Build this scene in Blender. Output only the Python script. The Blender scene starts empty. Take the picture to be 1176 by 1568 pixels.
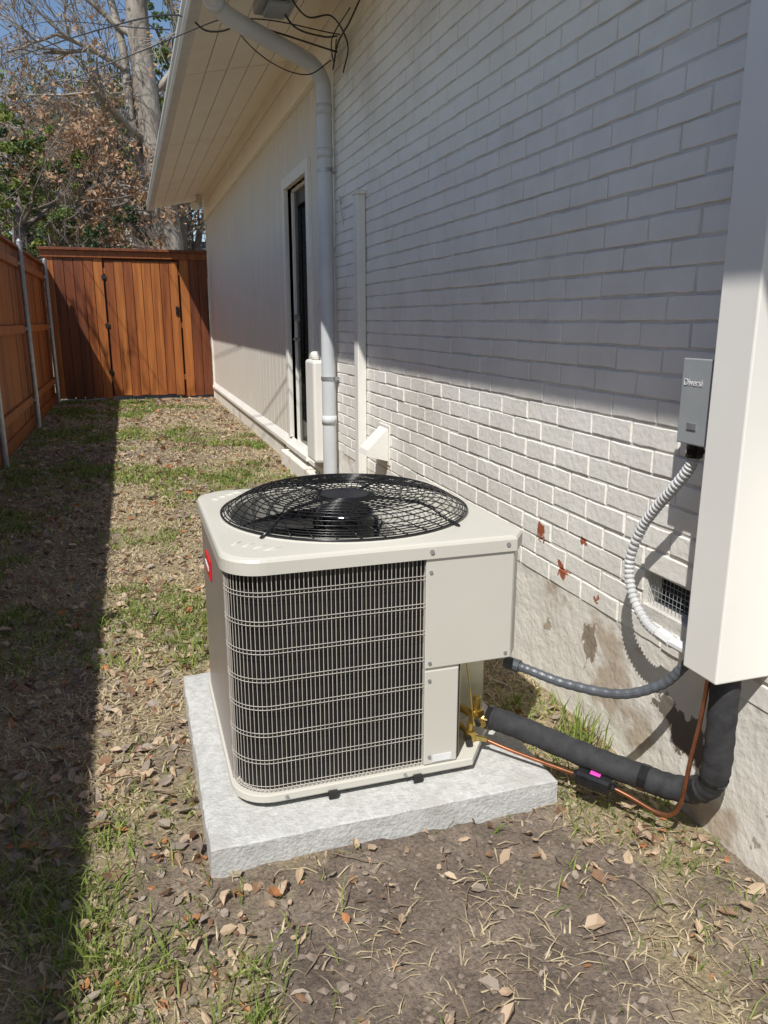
import bpy, math, random
import numpy as np
from mathutils import Vector, Matrix
random.seed(7); rng=np.random.default_rng(11)
S=bpy.context.scene
COL=S.collection

# ------------------------------------------------------------------ helpers
class MB:
    def __init__(s): s.v=[]; s.f=[]; s.m=[]
    def add(s,vs,fs,mi=0):
        o=len(s.v); s.v+= [tuple(p) for p in vs]
        for f in fs: s.f.append(tuple(i+o for i in f)); s.m.append(mi)
    def box(s,x0,x1,y0,y1,z0,z1,mi=0):
        s.add([(x0,y0,z0),(x1,y0,z0),(x1,y1,z0),(x0,y1,z0),(x0,y0,z1),(x1,y0,z1),(x1,y1,z1),(x0,y1,z1)],
              [(0,3,2,1),(4,5,6,7),(0,1,5,4),(1,2,6,5),(2,3,7,6),(3,0,4,7)],mi)
    def prism(s,poly,z0,z1,mi=0,cap=True):
        n=len(poly)
        s.add([(x,y,z0) for x,y in poly]+[(x,y,z1) for x,y in poly],
              [(i,(i+1)%n,n+(i+1)%n,n+i) for i in range(n)]+([tuple(range(n-1,-1,-1)),tuple(range(n,2*n))] if cap else []),mi)
    def tube(s,pts,r,n=8,mi=0,cap=True,closed=False):
        pts=[Vector(p) for p in pts]; k=len(pts)
        if not hasattr(r,'__len__'): r=[r]*k
        vs=[];up=None
        for i,p in enumerate(pts):
            if closed: t=pts[(i+1)%k]-pts[i-1]
            else: t=pts[min(i+1,k-1)]-pts[max(i-1,0)]
            if t.length<1e-9: t=Vector((0,0,1))
            t.normalize()
            if up is None:
                up=Vector((0,0,1)) if abs(t.z)<.9 else Vector((1,0,0))
            a=up-t*up.dot(t)
            if a.length<1e-5: a=t.orthogonal()
            a.normalize(); b=t.cross(a); up=a
            for j in range(n):
                c=2*math.pi*j/n
                vs.append(p+(a*math.cos(c)+b*math.sin(c))*r[i])
        fs=[]
        for i in range(k if closed else k-1):
            i2=(i+1)%k
            for j in range(n):
                fs.append((i*n+j,i*n+(j+1)%n,i2*n+(j+1)%n,i2*n+j))
        if cap and not closed:
            fs.append(tuple(range(n-1,-1,-1))); fs.append(tuple((k-1)*n+j for j in range(n)))
        s.add(vs,fs,mi)
    def obj(s,name,mats,parent=None,smooth=False,bevel=0,loc=None):
        me=bpy.data.meshes.new(name); me.from_pydata(s.v,[],s.f)
        if not isinstance(mats,(list,tuple)): mats=[mats]
        for m in mats: me.materials.append(m)
        if len(mats)>1: me.polygons.foreach_set('material_index',s.m)
        if smooth: me.polygons.foreach_set('use_smooth',[True]*len(s.f))
        me.update()
        o=bpy.data.objects.new(name,me); COL.objects.link(o)
        if bevel:
            b=o.modifiers.new('b','BEVEL'); b.width=bevel; b.segments=2; b.limit_method='ANGLE'; b.angle_limit=math.radians(40)
        if parent: o.parent=parent
        return o
def empty(name):
    e=bpy.data.objects.new(name,None); COL.objects.link(e); return e
def spline(P,n=10):
    P=[Vector(p) for p in P]; P=[P[0]*2-P[1]]+P+[P[-1]*2-P[-2]]; out=[]
    for i in range(1,len(P)-2):
        a,b,c,d=P[i-1:i+3]
        for k in range(n):
            t=k/n
            out.append(.5*((2*b)+(c-a)*t+(2*a-5*b+4*c-d)*t*t+(3*b-a-3*c+d)*t**3))
    out.append(P[-2]); return out
def newmat(name):
    m=bpy.data.materials.new(name); m.use_nodes=True
    nt=m.node_tree; return m,nt,nt.nodes['Principled BSDF']
def mat(name,c1,c2=None,rough=.6,scale=8,bump=0,bscale=None,metal=0,stretch=(1,1,1),lo=.35,hi=.65,detail=6,dirt=None,bdist=.01,patches=()):
    m,nt,b=newmat(name); N=nt.nodes; L=nt.links
    b.inputs['Roughness'].default_value=rough; b.inputs['Metallic'].default_value=metal
    tc=N.new('ShaderNodeTexCoord'); mp=N.new('ShaderNodeMapping'); mp.inputs['Scale'].default_value=stretch
    L.new(tc.outputs['Object'],mp.inputs[0])
    if c2 is None: c2=tuple(x*.88 for x in c1)
    n=N.new('ShaderNodeTexNoise'); n.inputs['Scale'].default_value=scale; n.inputs['Detail'].default_value=detail; n.inputs['Roughness'].default_value=.6
    L.new(mp.outputs[0],n.inputs['Vector'])
    r=N.new('ShaderNodeValToRGB'); r.color_ramp.elements[0].position=lo; r.color_ramp.elements[1].position=hi
    r.color_ramp.elements[0].color=(*c1,1); r.color_ramp.elements[1].color=(*c2,1)
    L.new(n.outputs['Fac'],r.inputs[0]); out=r.outputs[0]
    if dirt:
        n3=N.new('ShaderNodeTexNoise'); n3.inputs['Scale'].default_value=dirt[1]; n3.inputs['Detail'].default_value=8
        L.new(tc.outputs['Object'],n3.inputs['Vector'])
        r3=N.new('ShaderNodeValToRGB'); r3.color_ramp.elements[0].position=dirt[2]; r3.color_ramp.elements[1].position=dirt[2]+(dirt[3] if len(dirt)>3 else .03)
        L.new(n3.outputs['Fac'],r3.inputs[0])
        mx=N.new('ShaderNodeMixRGB'); mx.inputs[2].default_value=(*dirt[0],1)
        L.new(r3.outputs[0],mx.inputs[0]); L.new(out,mx.inputs[1]); out=mx.outputs[0]
    for cen,rad,colr,ns,thr in patches:
        vd=N.new('ShaderNodeVectorMath'); vd.operation='DISTANCE'; vd.inputs[1].default_value=cen
        L.new(tc.outputs['Object'],vd.inputs[0])
        mr=N.new('ShaderNodeMapRange'); mr.inputs['From Min'].default_value=0; mr.inputs['From Max'].default_value=rad; mr.inputs['To Min'].default_value=.30; mr.inputs['To Max'].default_value=-.35
        L.new(vd.outputs['Value'],mr.inputs['Value'])
        n4=N.new('ShaderNodeTexNoise'); n4.inputs['Scale'].default_value=ns; n4.inputs['Detail'].default_value=9; n4.inputs['Roughness'].default_value=.65
        L.new(tc.outputs['Object'],n4.inputs['Vector'])
        ad=N.new('ShaderNodeMath'); ad.operation='ADD'; L.new(mr.outputs[0],ad.inputs[0]); L.new(n4.outputs['Fac'],ad.inputs[1])
        r4=N.new('ShaderNodeValToRGB'); r4.color_ramp.elements[0].position=thr; r4.color_ramp.elements[1].position=thr+.02; L.new(ad.outputs[0],r4.inputs[0])
        mx=N.new('ShaderNodeMixRGB'); mx.inputs[2].default_value=(*colr,1); L.new(r4.outputs[0],mx.inputs[0]); L.new(out,mx.inputs[1]); out=mx.outputs[0]
    L.new(out,b.inputs['Base Color'])
    if bump:
        n2=N.new('ShaderNodeTexNoise'); n2.inputs['Scale'].default_value=bscale or scale*4; n2.inputs['Detail'].default_value=8
        L.new(mp.outputs[0],n2.inputs['Vector'])
        bp=N.new('ShaderNodeBump'); bp.inputs['Strength'].default_value=bump; bp.inputs['Distance'].default_value=bdist
        L.new(n2.outputs['Fac'],bp.inputs['Height']); L.new(bp.outputs[0],b.inputs['Normal'])
    return m
def leafmat(name,c1,c2,scale=3,tr=.25):
    m=mat(name,c1,c2,rough=.6,scale=scale)
    nt=m.node_tree; b=nt.nodes['Principled BSDF']; out=nt.nodes['Material Output']
    t=nt.nodes.new('ShaderNodeBsdfTranslucent'); mx=nt.nodes.new('ShaderNodeMixShader'); mx.inputs[0].default_value=tr
    src=b.inputs['Base Color'].links[0].from_socket
    nt.links.new(src,t.inputs[0]); nt.links.new(b.outputs[0],mx.inputs[1]); nt.links.new(t.outputs[0],mx.inputs[2])
    nt.links.new(mx.outputs[0],out.inputs[0]); return m

_tab=rng.random((64,64))
def vnoise(x,y,s):
    x=np.asarray(x)*s; y=np.asarray(y)*s
    xi=np.floor(x).astype(int); yi=np.floor(y).astype(int); fx=x-xi; fy=y-yi
    fx=fx*fx*(3-2*fx); fy=fy*fy*(3-2*fy)
    g=lambda a,b:_tab[a%64,b%64]
    return (g(xi,yi)*(1-fx)+g(xi+1,yi)*fx)*(1-fy)+(g(xi,yi+1)*(1-fx)+g(xi+1,yi+1)*fx)*fy
def fbm(x,y,s): return .5*vnoise(x,y,s)+.28*vnoise(x+9.1,y+3.3,s*2.1)+.14*vnoise(x+4.7,y+8.9,s*4.3)+.08*vnoise(x,y,s*9)
def sst(a,b,x): t=np.clip((x-a)/(b-a),0,1); return t*t*(3-2*t)

# ------------------------------------------------------------------ materials
RED=(.36,.10,.05)
CH=[((1.33,2.16,.46),.16,RED,16,.70),((1.33,2.30,.56),.14,RED,14,.71),((1.33,1.95,.42),.12,RED,14,.71),((1.33,2.05,.60),.10,RED,20,.73)]
M_brick=mat('painted_brick',(.87,.845,.785),(.80,.77,.705),rough=.5,scale=5,bump=.55,bscale=45,bdist=.005,patches=CH,dirt=((.70,.66,.59),1.7,.55,.2))
M_mortar=mat('painted_mortar_joint_shade',(.74,.71,.65),(.60,.575,.525),rough=.8,scale=10,bump=.6,bscale=70,bdist=.004,patches=CH)  # painted over like the brick; darker tone puts joint shadow into the colour
M_found=mat('parged_foundation',(.80,.765,.69),(.69,.65,.58),rough=.85,scale=4,bump=.7,bscale=32,bdist=.008,
  dirt=((.50,.42,.33),4.0,.60,.06),patches=[((1.33,1.98,.29),.24,(.30,.24,.18),9,.68),((1.33,2.25,.22),.2,(.42,.34,.26),9,.70),((1.33,1.50,.20),.34,(.17,.14,.115),7,.66),((1.33,1.1,.1),.4,(.40,.35,.29),12,.66)])
M_siding=mat('siding_paint',(.75,.70,.62),(.67,.62,.54),rough=.6,scale=5,bump=.25,bscale=30,stretch=(1,4,.3),bdist=.004)
M_trim=mat('trim_paint',(.82,.80,.75),(.76,.74,.68),rough=.45,scale=3,bump=.1,bscale=40,bdist=.002)
M_soffit=mat('soffit_paint',(.90,.85,.74),(.85,.79,.67),rough=.6,scale=3,bump=.1,bscale=30,bdist=.002)
M_gutter=mat('gutter_paint',(.64,.63,.60),(.54,.53,.50),rough=.4,scale=4)
M_dsp=mat('downspout_paint',(.62,.64,.66),(.54,.56,.58),rough=.4,scale=4)
M_cover=mat('cover_paint',(.86,.84,.78),(.82,.80,.74),rough=.4,scale=2,bump=.05,bscale=60,bdist=.002)
M_beige=mat('beige_enamel',(.61,.592,.525),(.585,.567,.50),rough=.38,scale=2)
M_side=mat('side_enamel',(.30,.26,.235),(.27,.235,.21),rough=.35,scale=2)
M_wire=mat('guard_wire',(.56,.53,.47),(.46,.43,.38),rough=.4,scale=20)
M_coil=mat('coil_fins',(.004,.004,.0045),(.016,.013,.012),rough=.6,scale=60,stretch=(1,1,.1))
M_black=mat('black_enamel',(.010,.010,.011),(.018,.018,.019),rough=.22,scale=30)
M_dark=mat('dark_void',(.004,.004,.005),rough=.9)
M_foam=mat('foam_insulation',(.022,.022,.024),(.042,.042,.044),rough=.85,scale=30,bump=.5,bscale=80,bdist=.002)
M_copper=mat('copper',(.50,.22,.12),(.32,.13,.07),rough=.35,scale=20,metal=.9)
M_brass=mat('brass',(.62,.46,.15),(.5,.35,.1),rough=.3,scale=30,metal=.95)
M_steel=mat('galvanised_steel',(.45,.46,.47),(.33,.34,.35),rough=.4,scale=25,metal=.6)
M_plate=mat('valve_plate',(.62,.58,.46),(.5,.47,.38),rough=.25,scale=6,metal=.4)
M_conduit=mat('grey_conduit',(.60,.60,.59),(.48,.48,.48),rough=.35,scale=20)
M_conduit2=mat('dark_grey_conduit',(.10,.11,.125),(.075,.08,.09),rough=.4,scale=20)
M_boxgrey=mat('grey_metal',(.33,.35,.36),(.28,.30,.31),rough=.4,scale=5)
M_red=mat('red_badge',(.62,.02,.02),rough=.4)
M_pink=mat('pink_sticker',(.8,.06,.45),rough=.5)
M_white=mat('white_label',(.8,.8,.8),(.7,.7,.7),rough=.5)
M_cord=mat('black_cable',(.03,.03,.032),rough=.5)
M_wcord=mat('white_cable',(.6,.6,.6),rough=.5)
M_glass=mat('door_glass',(.008,.009,.01),rough=.12)
M_pad=mat('concrete',(.58,.58,.56),(.43,.43,.415),rough=.95,scale=55,bump=.9,bscale=120,dirt=((.42,.41,.385),5,.50,.2),bdist=.004,detail=9)
cs=dict(rough=.55,scale=2.0,bump=.3,bscale=12,stretch=(8,8,.45),bdist=.003,lo=.3,hi=.68)
M_cedar=mat('cedar',(.34,.100,.020),(.15,.036,.008),**cs)
M_cedar2=mat('cedar_light',(.46,.160,.034),(.24,.068,.014),**cs)
M_cedar3=mat('cedar_dark',(.21,.056,.014),(.095,.024,.007),**cs)
M_roof=mat('roof_shingle',(.13,.12,.115),(.07,.065,.06),rough=.9,scale=12,bump=.6)
M_bark=mat('pale_bark',(.38,.34,.29),(.19,.16,.13),rough=.9,scale=5,bump=.8,bscale=14,stretch=(1,1,.35),bdist=.03)
M_bark2=mat('grey_bark',(.19,.155,.13),(.11,.09,.073),rough=.9,scale=5)
M_twig=mat('twig',(.24,.18,.13),(.14,.10,.07),rough=.9,scale=5)
M_soilc=mat('soil_clod',(.19,.15,.118),(.29,.235,.19),rough=.95,scale=25)
M_lf=[leafmat('leaf_green',(.12,.18,.035),(.075,.12,.025)),leafmat('leaf_yellowgreen',(.25,.29,.06),(.17,.21,.045)),
      leafmat('leaf_dark',(.025,.052,.016),(.05,.08,.024)),leafmat('leaf_brown',(.40,.22,.11),(.28,.145,.07)),leafmat('leaf_tan',(.52,.35,.22),(.40,.26,.15))]
M_gr=[leafmat('grass_green',(.18,.25,.045),(.12,.18,.03)),leafmat('grass_lime',(.32,.38,.09),(.24,.30,.07)),
      leafmat('grass_straw',(.66,.56,.36),(.54,.45,.28)),leafmat('grass_brown',(.42,.33,.22),(.30,.23,.15))]
M_fl=[leafmat('fallen_brown',(.28,.165,.095),(.19,.11,.065),8,.1),leafmat('fallen_tan',(.54,.41,.28),(.41,.30,.20),8,.1),
      leafmat('fallen_orange',(.48,.21,.08),(.36,.15,.06),8,.1),leafmat('fallen_grey',(.36,.30,.24),(.25,.205,.165),8,.1)]

# ------------------------------------------------------------------ ground
def dirtmask(x,y):
    n=fbm(x,y,3.0)-.5
    front=sst(.02,.34,x+n*1.1)*(1-sst(1.65,1.85,y+n*.3))*(1-sst(.98,1.18,x+n*.7)*sst(.8,1.15,y+n))
    patches=sst(.52,.63,fbm(x+20,y*.8+5,1.6))
    return np.clip(np.maximum(front,patches*.75),0,1)
xs=np.concatenate([[-90,-50,-25,-12,-6,-3,-2,-1.5],np.arange(-1.3,1.62,.018),[2,3,6,12,25,50,90]])
ys=np.concatenate([[-40,-15,-6,-2,-.5,.1],np.arange(.4,3.2,.018),np.arange(3.2,15,.06),[16,18,22,30,45,70,110,160]])
X,Y=np.meshgrid(xs,ys)
inr=((X>-1.31)&(X<1.6)&(Y>.3)&(Y<15)).astype(float)
def ground_z(x,y):
    d=dirtmask(x,y)
    return (fbm(x,y,2.2)-.5)*.035+(fbm(x+5,y,14)-.5)*.018+(fbm(x+2,y+7,30)-.5)*(.010+.016*d)-.004
Z=ground_z(X,Y)*inr-.004*(1-inr)
padm=((X>.05)&(X<1.08)&(Y>1.58)&(Y<2.64)); Z[padm]=np.minimum(Z[padm],0)
nx,ny=len(xs),len(ys)
V=np.stack([X.ravel(),Y.ravel(),Z.ravel()],1)
idx=np.arange(nx*ny).reshape(ny,nx)
F=np.stack([idx[:-1,:-1].ravel(),idx[:-1,1:].ravel(),idx[1:,1:].ravel(),idx[1:,:-1].ravel()],1)
me=bpy.data.meshes.new('ground'); me.from_pydata(V.tolist(),[],F.tolist())
at=me.attributes.new('dirt','FLOAT','POINT'); at.data.foreach_set('value',dirtmask(X,Y).ravel())
me.polygons.foreach_set('use_smooth',[True]*len(F)); me.update()
g=bpy.data.objects.new('ground',me); COL.objects.link(g)
m,nt,b=newmat('ground_soil'); N=nt.nodes; L=nt.links; b.inputs['Roughness'].default_value=.95
tc=N.new('ShaderNodeTexCoord')
def nz(sc,det=8):
    n=N.new('ShaderNodeTexNoise'); n.inputs['Scale'].default_value=sc; n.inputs['Detail'].default_value=det; n.inputs['Roughness'].default_value=.65
    L.new(tc.outputs['Object'],n.inputs['Vector']); return n.outputs['Fac']
def ramp(src,els):
    r=N.new('ShaderNodeValToRGB')
    while len(r.color_ramp.elements)<len(els): r.color_ramp.elements.new(.5)
    for e,(p,c) in zip(r.color_ramp.elements,els): e.position=p; e.color=(*c,1)
    L.new(src,r.inputs[0]); return r.outputs[0]
soil=ramp(nz(6),[(.3,(.11,.083,.065)),(.5,(.185,.145,.115)),(.7,(.30,.245,.195))])
lawn=ramp(nz(24),[(.32,(.16,.12,.075)),(.45,(.38,.30,.195)),(.54,(.26,.215,.12)),(.68,(.58,.49,.35))])
a=N.new('ShaderNodeAttribute'); a.attribute_name='dirt'
mx=N.new('ShaderNodeMixRGB'); L.new(a.outputs['Fac'],mx.inputs[0]); L.new(lawn,mx.inputs[1]); L.new(soil,mx.inputs[2])
sp=ramp(nz(110,3),[(.30,(.5,.5,.5)),(.5,(1,1,1)),(.70,(1.35,1.3,1.2))])
mm=N.new('ShaderNodeMixRGB'); mm.blend_type='MULTIPLY'; mm.inputs[0].default_value=1; L.new(mx.outputs[0],mm.inputs[1]); L.new(sp,mm.inputs[2])
L.new(mm.outputs[0],b.inputs['Base Color'])
bp=N.new('ShaderNodeBump'); bp.inputs['Strength'].default_value=1; bp.inputs['Distance'].default_value=.014; L.new(nz(60),bp.inputs['Height']); L.new(bp.outputs[0],b.inputs['Normal'])
me.materials.append(m)

# ------------------------------------------------------------------ grass
def blocked(x,y):
    return ((x>.085)&(x<1.035)&(y>1.61)&(y<2.6))|(x>1.31)|(x<-1.14)|(y>13.5)
n=230000
u=rng.random(n); y=.55+12.9*u**1.75; x=rng.uniform(-1.14,1.31,n)
d=dirtmask(x,y); clump=fbm(x+3,y+1,5.0); clump2=fbm(x+13,y+1,16)
gm=fbm(x+40,y+11,1.4)-.03+.10*sst(8,12,y)*(1-sst(-.1,.5,x))-.07*sst(.3,.8,x)*sst(3,5,y)+.12*sst(1.05,1.2,x)*(1-sst(3,4,y))+.10*(sst(-.35,-.15,x)*(1-sst(.1,.35,x)))
straw=rng.random(n)>sst(.43,.60,gm)*.78
keep=(rng.random(n)<(1-d*np.where(straw,.84,.96))*(.18+sst(.34,.60,clump)*sst(.32,.55,clump2)))&~blocked(x,y)
x=x[keep];y=y[keep];clump=clump[keep];straw=straw[keep];n=len(x)
h=np.where(straw,rng.uniform(.008,.030,n),rng.uniform(.015,.055,n)*(.6+clump)); lean=np.where(straw,rng.uniform(1.0,3.8,n),rng.uniform(.4,1.5,n))
w=.0011+.00042*y; w=w*rng.uniform(.6,1.6,n); ang=rng.random(n)*2*math.pi; la=rng.random(n)*2*math.pi
nt_=70; x=np.concatenate([x,1.24+rng.normal(0,.03,nt_)]); y=np.concatenate([y,1.86+rng.normal(0,.05,nt_)]); h=np.concatenate([h,rng.uniform(.06,.17,nt_)]); lean=np.concatenate([lean,rng.uniform(.1,.6,nt_)])
w=np.concatenate([w,np.full(nt_,.0028)]); ang=np.concatenate([ang,rng.random(nt_)*6.28]); la=np.concatenate([la,rng.random(nt_)*6.28]); straw=np.concatenate([straw,np.zeros(nt_,bool)]); n+=nt_
ang=np.where(straw,la+math.pi/2+rng.normal(0,.5,n),ang)
z=ground_z(x,y)-.002
V=np.zeros((n,5,3)); dx=np.cos(ang)*w; dy=np.sin(ang)*w; lx=np.cos(la)*h*lean; ly=np.sin(la)*h*lean
for k,(sx,t,zz) in enumerate([(-1,0,0),(1,0,0),(.8,.35,.6),(-.8,.35,.6),(0,1,1)]):
    V[:,k,0]=x+sx*dx+lx*t; V[:,k,1]=y+sx*dy+ly*t; V[:,k,2]=z+h*zz*(1-.25*np.minimum(lean,2.8)*(t>.9))
V[:,:,0]=np.minimum(V[:,:,0],1.315)
base=np.arange(n)*5
faces=[]
for bb in base.tolist(): faces.append((bb,bb+1,bb+2,bb+3)); faces.append((bb+3,bb+2,bb+4))
me=bpy.data.meshes.new('grass'); me.from_pydata(V.reshape(-1,3).tolist(),[],faces)
for mm_ in M_gr: me.materials.append(mm_)
mi=np.where(straw,np.where(rng.random(n)<.7,2,3),np.where(rng.random(n)<.5,0,1))
me.polygons.foreach_set('material_index',np.repeat(mi,2)); me.update()
COL.objects.link(bpy.data.objects.new('grass',me))

# ------------------------------------------------------------------ leaves / twigs
def scatter_leaves(name,n):
    mb=MB()
    for i in range(n):
        y=.6+12.8*random.random()**1.6; x=random.uniform(-1.12,1.3)
        if bool(blocked(np.array(x),np.array(y))): continue
        pr=.25+.75*(float(fbm(x+7,y,2.6))>.46)
        if .3<x<1.1 and y<1.6: pr*=.25
        if random.random()>pr: continue
        s=random.choice([.35,.45,.6,.8,1,1.2])*random.uniform(.012,.022)*(1+.06*y); z=float(ground_z(x,y))+random.uniform(.002,.014)
        R=Matrix.Rotation(random.uniform(0,6.28),3,'Z')@Matrix.Rotation(random.gauss(0,.5),3,'X')@Matrix.Rotation(random.gauss(0,.4),3,'Y')
        c=random.uniform(-.2,.9); wd=random.uniform(.25,.75); q=random.uniform(-.4,.6); r_=lambda:random.uniform(.8,1.2)
        pts=[(-1,0,q*.3),(-.5,wd*r_(),c*.5),(.3*r_(),wd*.9*r_(),c*.6),(1,0,q),(.3*r_(),-wd*.9*r_(),c*.6),(-.5,-wd*r_(),c*.5),(0,0,0)]
        vs=[R@(Vector(p)*s)+Vector((x,y,z)) for p in pts]
        mb.add(vs,[(0,6,1),(1,6,2),(2,6,3),(3,6,4),(4,6,5),(5,6,0)],random.choice([0,0,0,1,1,1,1,2,3,3,3,3]))
    return mb.obj(name,M_fl)
scatter_leaves('fallen_leaves',22000)
mb=MB()
for i in range(520):
    y=.7+9*random.random()**1.8; x=random.uniform(-1.1,1.25)
    if bool(blocked(np.array(x),np.array(y))): continue
    a=random.uniform(0,6.28); Ls=random.choice([.02,.03,.04,.06,.10]); z=float(ground_z(x,y))+.006
    P=[(min(x+math.cos(a)*Ls*t+random.uniform(-.006,.006),1.31),y+math.sin(a)*Ls*t+random.uniform(-.006,.006),z+random.uniform(0,.008)) for t in (-1,-.4,.2,1)]
    if any(.08<p[0]<1.04 and 1.6<p[1]<2.6 for p in P): continue
    mb.tube(P,random.uniform(.0008,.0018),4)
mb.obj('twigs',M_twig)
def lumps(name,n,mats,smin,smax,dirt_only):
    mb=MB()
    for i in range(n):
        y=.62+5*random.random()**2.2; x=random.uniform(-1.0,1.28)
        if bool(blocked(np.array(x),np.array(y))): continue
        if dirt_only and random.random()>float(dirtmask(x,y)): continue
        s=smin+(smax-smin)*random.random()**3; z=float(ground_z(x,y))
        vs=[Vector((random.uniform(-.35,.35)+a,random.uniform(-.35,.35)+b_,random.uniform(-.2,.2)+c))*s+Vector((x,y,z+s*.15)) for a,b_,c in [(1,0,0),(0,1,0),(-1,0,0),(0,-1,0),(0,0,.8),(0,0,-.6)]]
        mb.add(vs,[(0,1,4),(1,2,4),(2,3,4),(3,0,4),(1,0,5),(2,1,5),(3,2,5),(0,3,5)])
    mb.obj(name,mats)
lumps('pebbles',900,mat('pebble',(.42,.37,.32),(.26,.22,.185),rough=.9,scale=30),.0015,.010,False)
lumps('soil_clods',11000,M_soilc,.0015,.012,True)

# ------------------------------------------------------------------ concrete pad
pad=MB(); 
nxp,nyp=46,48; x0,x1,y0,y1,zt=.10,1.02,1.625,2.585,.066
top=[]
for j in range(nyp+1):
    for i in range(nxp+1):
        X_=x0+(x1-x0)*i/nxp; Y_=y0+(y1-y0)*j/nyp
        e=(i in(0,nxp)) or (j in (0,nyp))
        top.append((X_,Y_,zt-(.001+random.uniform(0,.0025) if e else 0)+(float(fbm(X_,Y_,5))-.5)*.002))
f=[(j*(nxp+1)+i,j*(nxp+1)+i+1,(j+1)*(nxp+1)+i+1,(j+1)*(nxp+1)+i) for j in range(nyp) for i in range(nxp)]
border=[i for i in range(nxp+1)]+[j*(nxp+1)+nxp for j in range(1,nyp+1)]+[nyp*(nxp+1)+i for i in range(nxp-1,-1,-1)]+[j*(nxp+1) for j in range(nyp-1,0,-1)]
o=len(top); nb=len(border)
cx,cy=.56,2.1
for lvl,(off,zz) in enumerate([(.004,zt-.006),(.005,.03),(.008,-.03)]):
    for bi in border:
        px,py,pz=top[bi]; 
        sx=1 if px>cx else -1; sy=1 if py>cy else -1
        ox=sx*off if abs(px-x0)<.003 or abs(px-x1)<.003 else 0; oy=sy*off if abs(py-y0)<.003 or abs(py-y1)<.003 else 0
        q=(float(fbm(px*3+py*2,lvl*.3,9))-.5)*.008
        top.append((px+ox+sx*q*(ox!=0),py+oy+sy*q*(oy!=0),zz+random.uniform(-.001,.001)))
rings=[border]+[[o+l*nb+k for k in range(nb)] for l in range(3)]
for A,B in zip(rings[:-1],rings[1:]):
    for k in range(nb): f.append((A[k],B[k],B[(k+1)%nb],A[(k+1)%nb]))
pad.add(top,f); po=pad.obj('concrete_pad',M_pad)

# ------------------------------------------------------------------ AC unit
ac=empty('air_conditioner_condenser')
AX0,AX1,AY0,AY1=.175,.965,1.73,2.52
def outline(inset=0,r=.10,ch=.045,n=10,chy=None):
    x0,x1,y0,y1=AX0+inset,AX1-inset,AY0+inset,AY1-inset; P=[]
    def arc(cx,cy,a0,a1):
        for i in range(n+1):
            a=math.radians(a0+(a1-a0)*i/n); P.append((cx+r*math.cos(a),cy+r*math.sin(a)))
    arc(x0+r,y0+r,180,270)
    P.append((x1-ch,y0)); P.append((x1,y0+ (chy or ch*1.3)))
    arc(x1-r,y1-r,0,90); arc(x0+r,y1-r,90,180)
    return P
mb=MB(); mb.prism(outline(-.004,ch=.15,chy=.2),.086,.108); mb.prism(outline(.006,ch=.15,chy=.2),.078,.0858); mb.obj('base_pan',M_beige,ac,bevel=.003)
mb=MB()
for px,py in [(.27,1.8),(.8,1.8),(.27,2.44),(.87,2.44)]: mb.box(px-.04,px+.04,py-.025,py+.025,.062,.079)
mb.obj('feet',M_black,ac)
mb=MB()
for px in [.42,.655]: mb.box(px-.012,px+.012,AY0-.0125,AY0-.004,.072,.092)
mb.obj('base_clips',M_black,ac)
mb=MB(); mb.prism(outline(.022,r=.085,ch=.2,chy=.3),.108,.70,cap=False); mb.obj('coil',M_coil,ac)
def path_pts(inset,r,step):
    P=[]; x0=AX0+inset; y0=AY0+inset
    P.append((.674,y0)); P.append((x0+r,y0))
    for i in range(1,13):
        a=math.radians(270-90*i/12); P.append((x0+r+r*math.cos(a),y0+r+r*math.sin(a)))
    P.append((x0,AY0+r+inset+.02))
    out=[];acc=0
    for a,b_ in zip(P[:-1],P[1:]):
        Ls=math.dist(a,b_); t=acc
        while t<Ls: out.append((a[0]+(b_[0]-a[0])*t/Ls,a[1]+(b_[1]-a[1])*t/Ls)); t+=step
        acc=t-Ls
    return out,P
mb=MB()
pv,PP=path_pts(.006,.10,.0112)
for (px,py) in pv: mb.tube([(px,py,.108),(px,py,.70)],.0011,5,cap=False)
zz=.118
rows=[]
while zz<.70: rows.append(zz); zz+=.0745
for z_ in rows:
    for dz in (0,.010): mb.tube([(px,py,z_+dz) for px,py in path_pts(.004,.10,.012)[0]],.0010,5,cap=False)
mb.obj('coil_guard',M_wire,ac,smooth=True)
mb=MB()
o1=[(AX0+.003,AY0+.105),(AX0+.003,AY1-.10)]
for i in range(1,9):
    a=math.radians(180-90*i/8); o1.append((AX0+.103+.10*math.cos(a),AY1-.103+.10*math.sin(a)))
o1.append((.7,AY1-.003)); inn=[(x_+.012 if x_<AX0+.1 else x_,y_-.012 if y_>AY1-.1 else y_) for x_,y_ in o1][::-1]
mb.prism(o1[::-1]+inn[::-1],.108,.70); mb.obj('side_panel',M_side,ac)
mb=MB()
mb.box(AX0-.0035,AX0+.003,2.14,2.26,.555,.615); mb.obj('badge',M_red,ac,bevel=.002)
mb=MB(); mb.box(AX0-.0055,AX0-.0035,2.155,2.245,.580,.592); mb.obj('badge_mark',M_white,ac)
mb=MB()
mb.prism([(.676,AY0+.004),(.925,AY0+.004),(.961,AY0+.055),(.961,2.5),(.676,2.5)],.392,.70)
mb.prism([(.676,AY0+.004),(.772,AY0+.004),(.780,AY0+.02),(.700,2.2),(.676,2.2)],.108,.392)
mb.obj('corner_body',M_beige,ac)
mb=MB()
mb.box(.6745,.921,AY0-.001,AY0+.0035,.394,.697)
mb.box(.6745,.770,AY0-.0005,AY0+.0035,.112,.386)
mb.obj('service_panels',M_beige,ac,bevel=.0025)
mb=MB(); mb.prism([(.782,AY0+.015),(.870,1.93),(.963,1.975),(.963,2.5),(.75,2.5)],.1085,.3915); mb.obj('valve_plate',M_plate,ac)
mb=MB()
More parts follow.
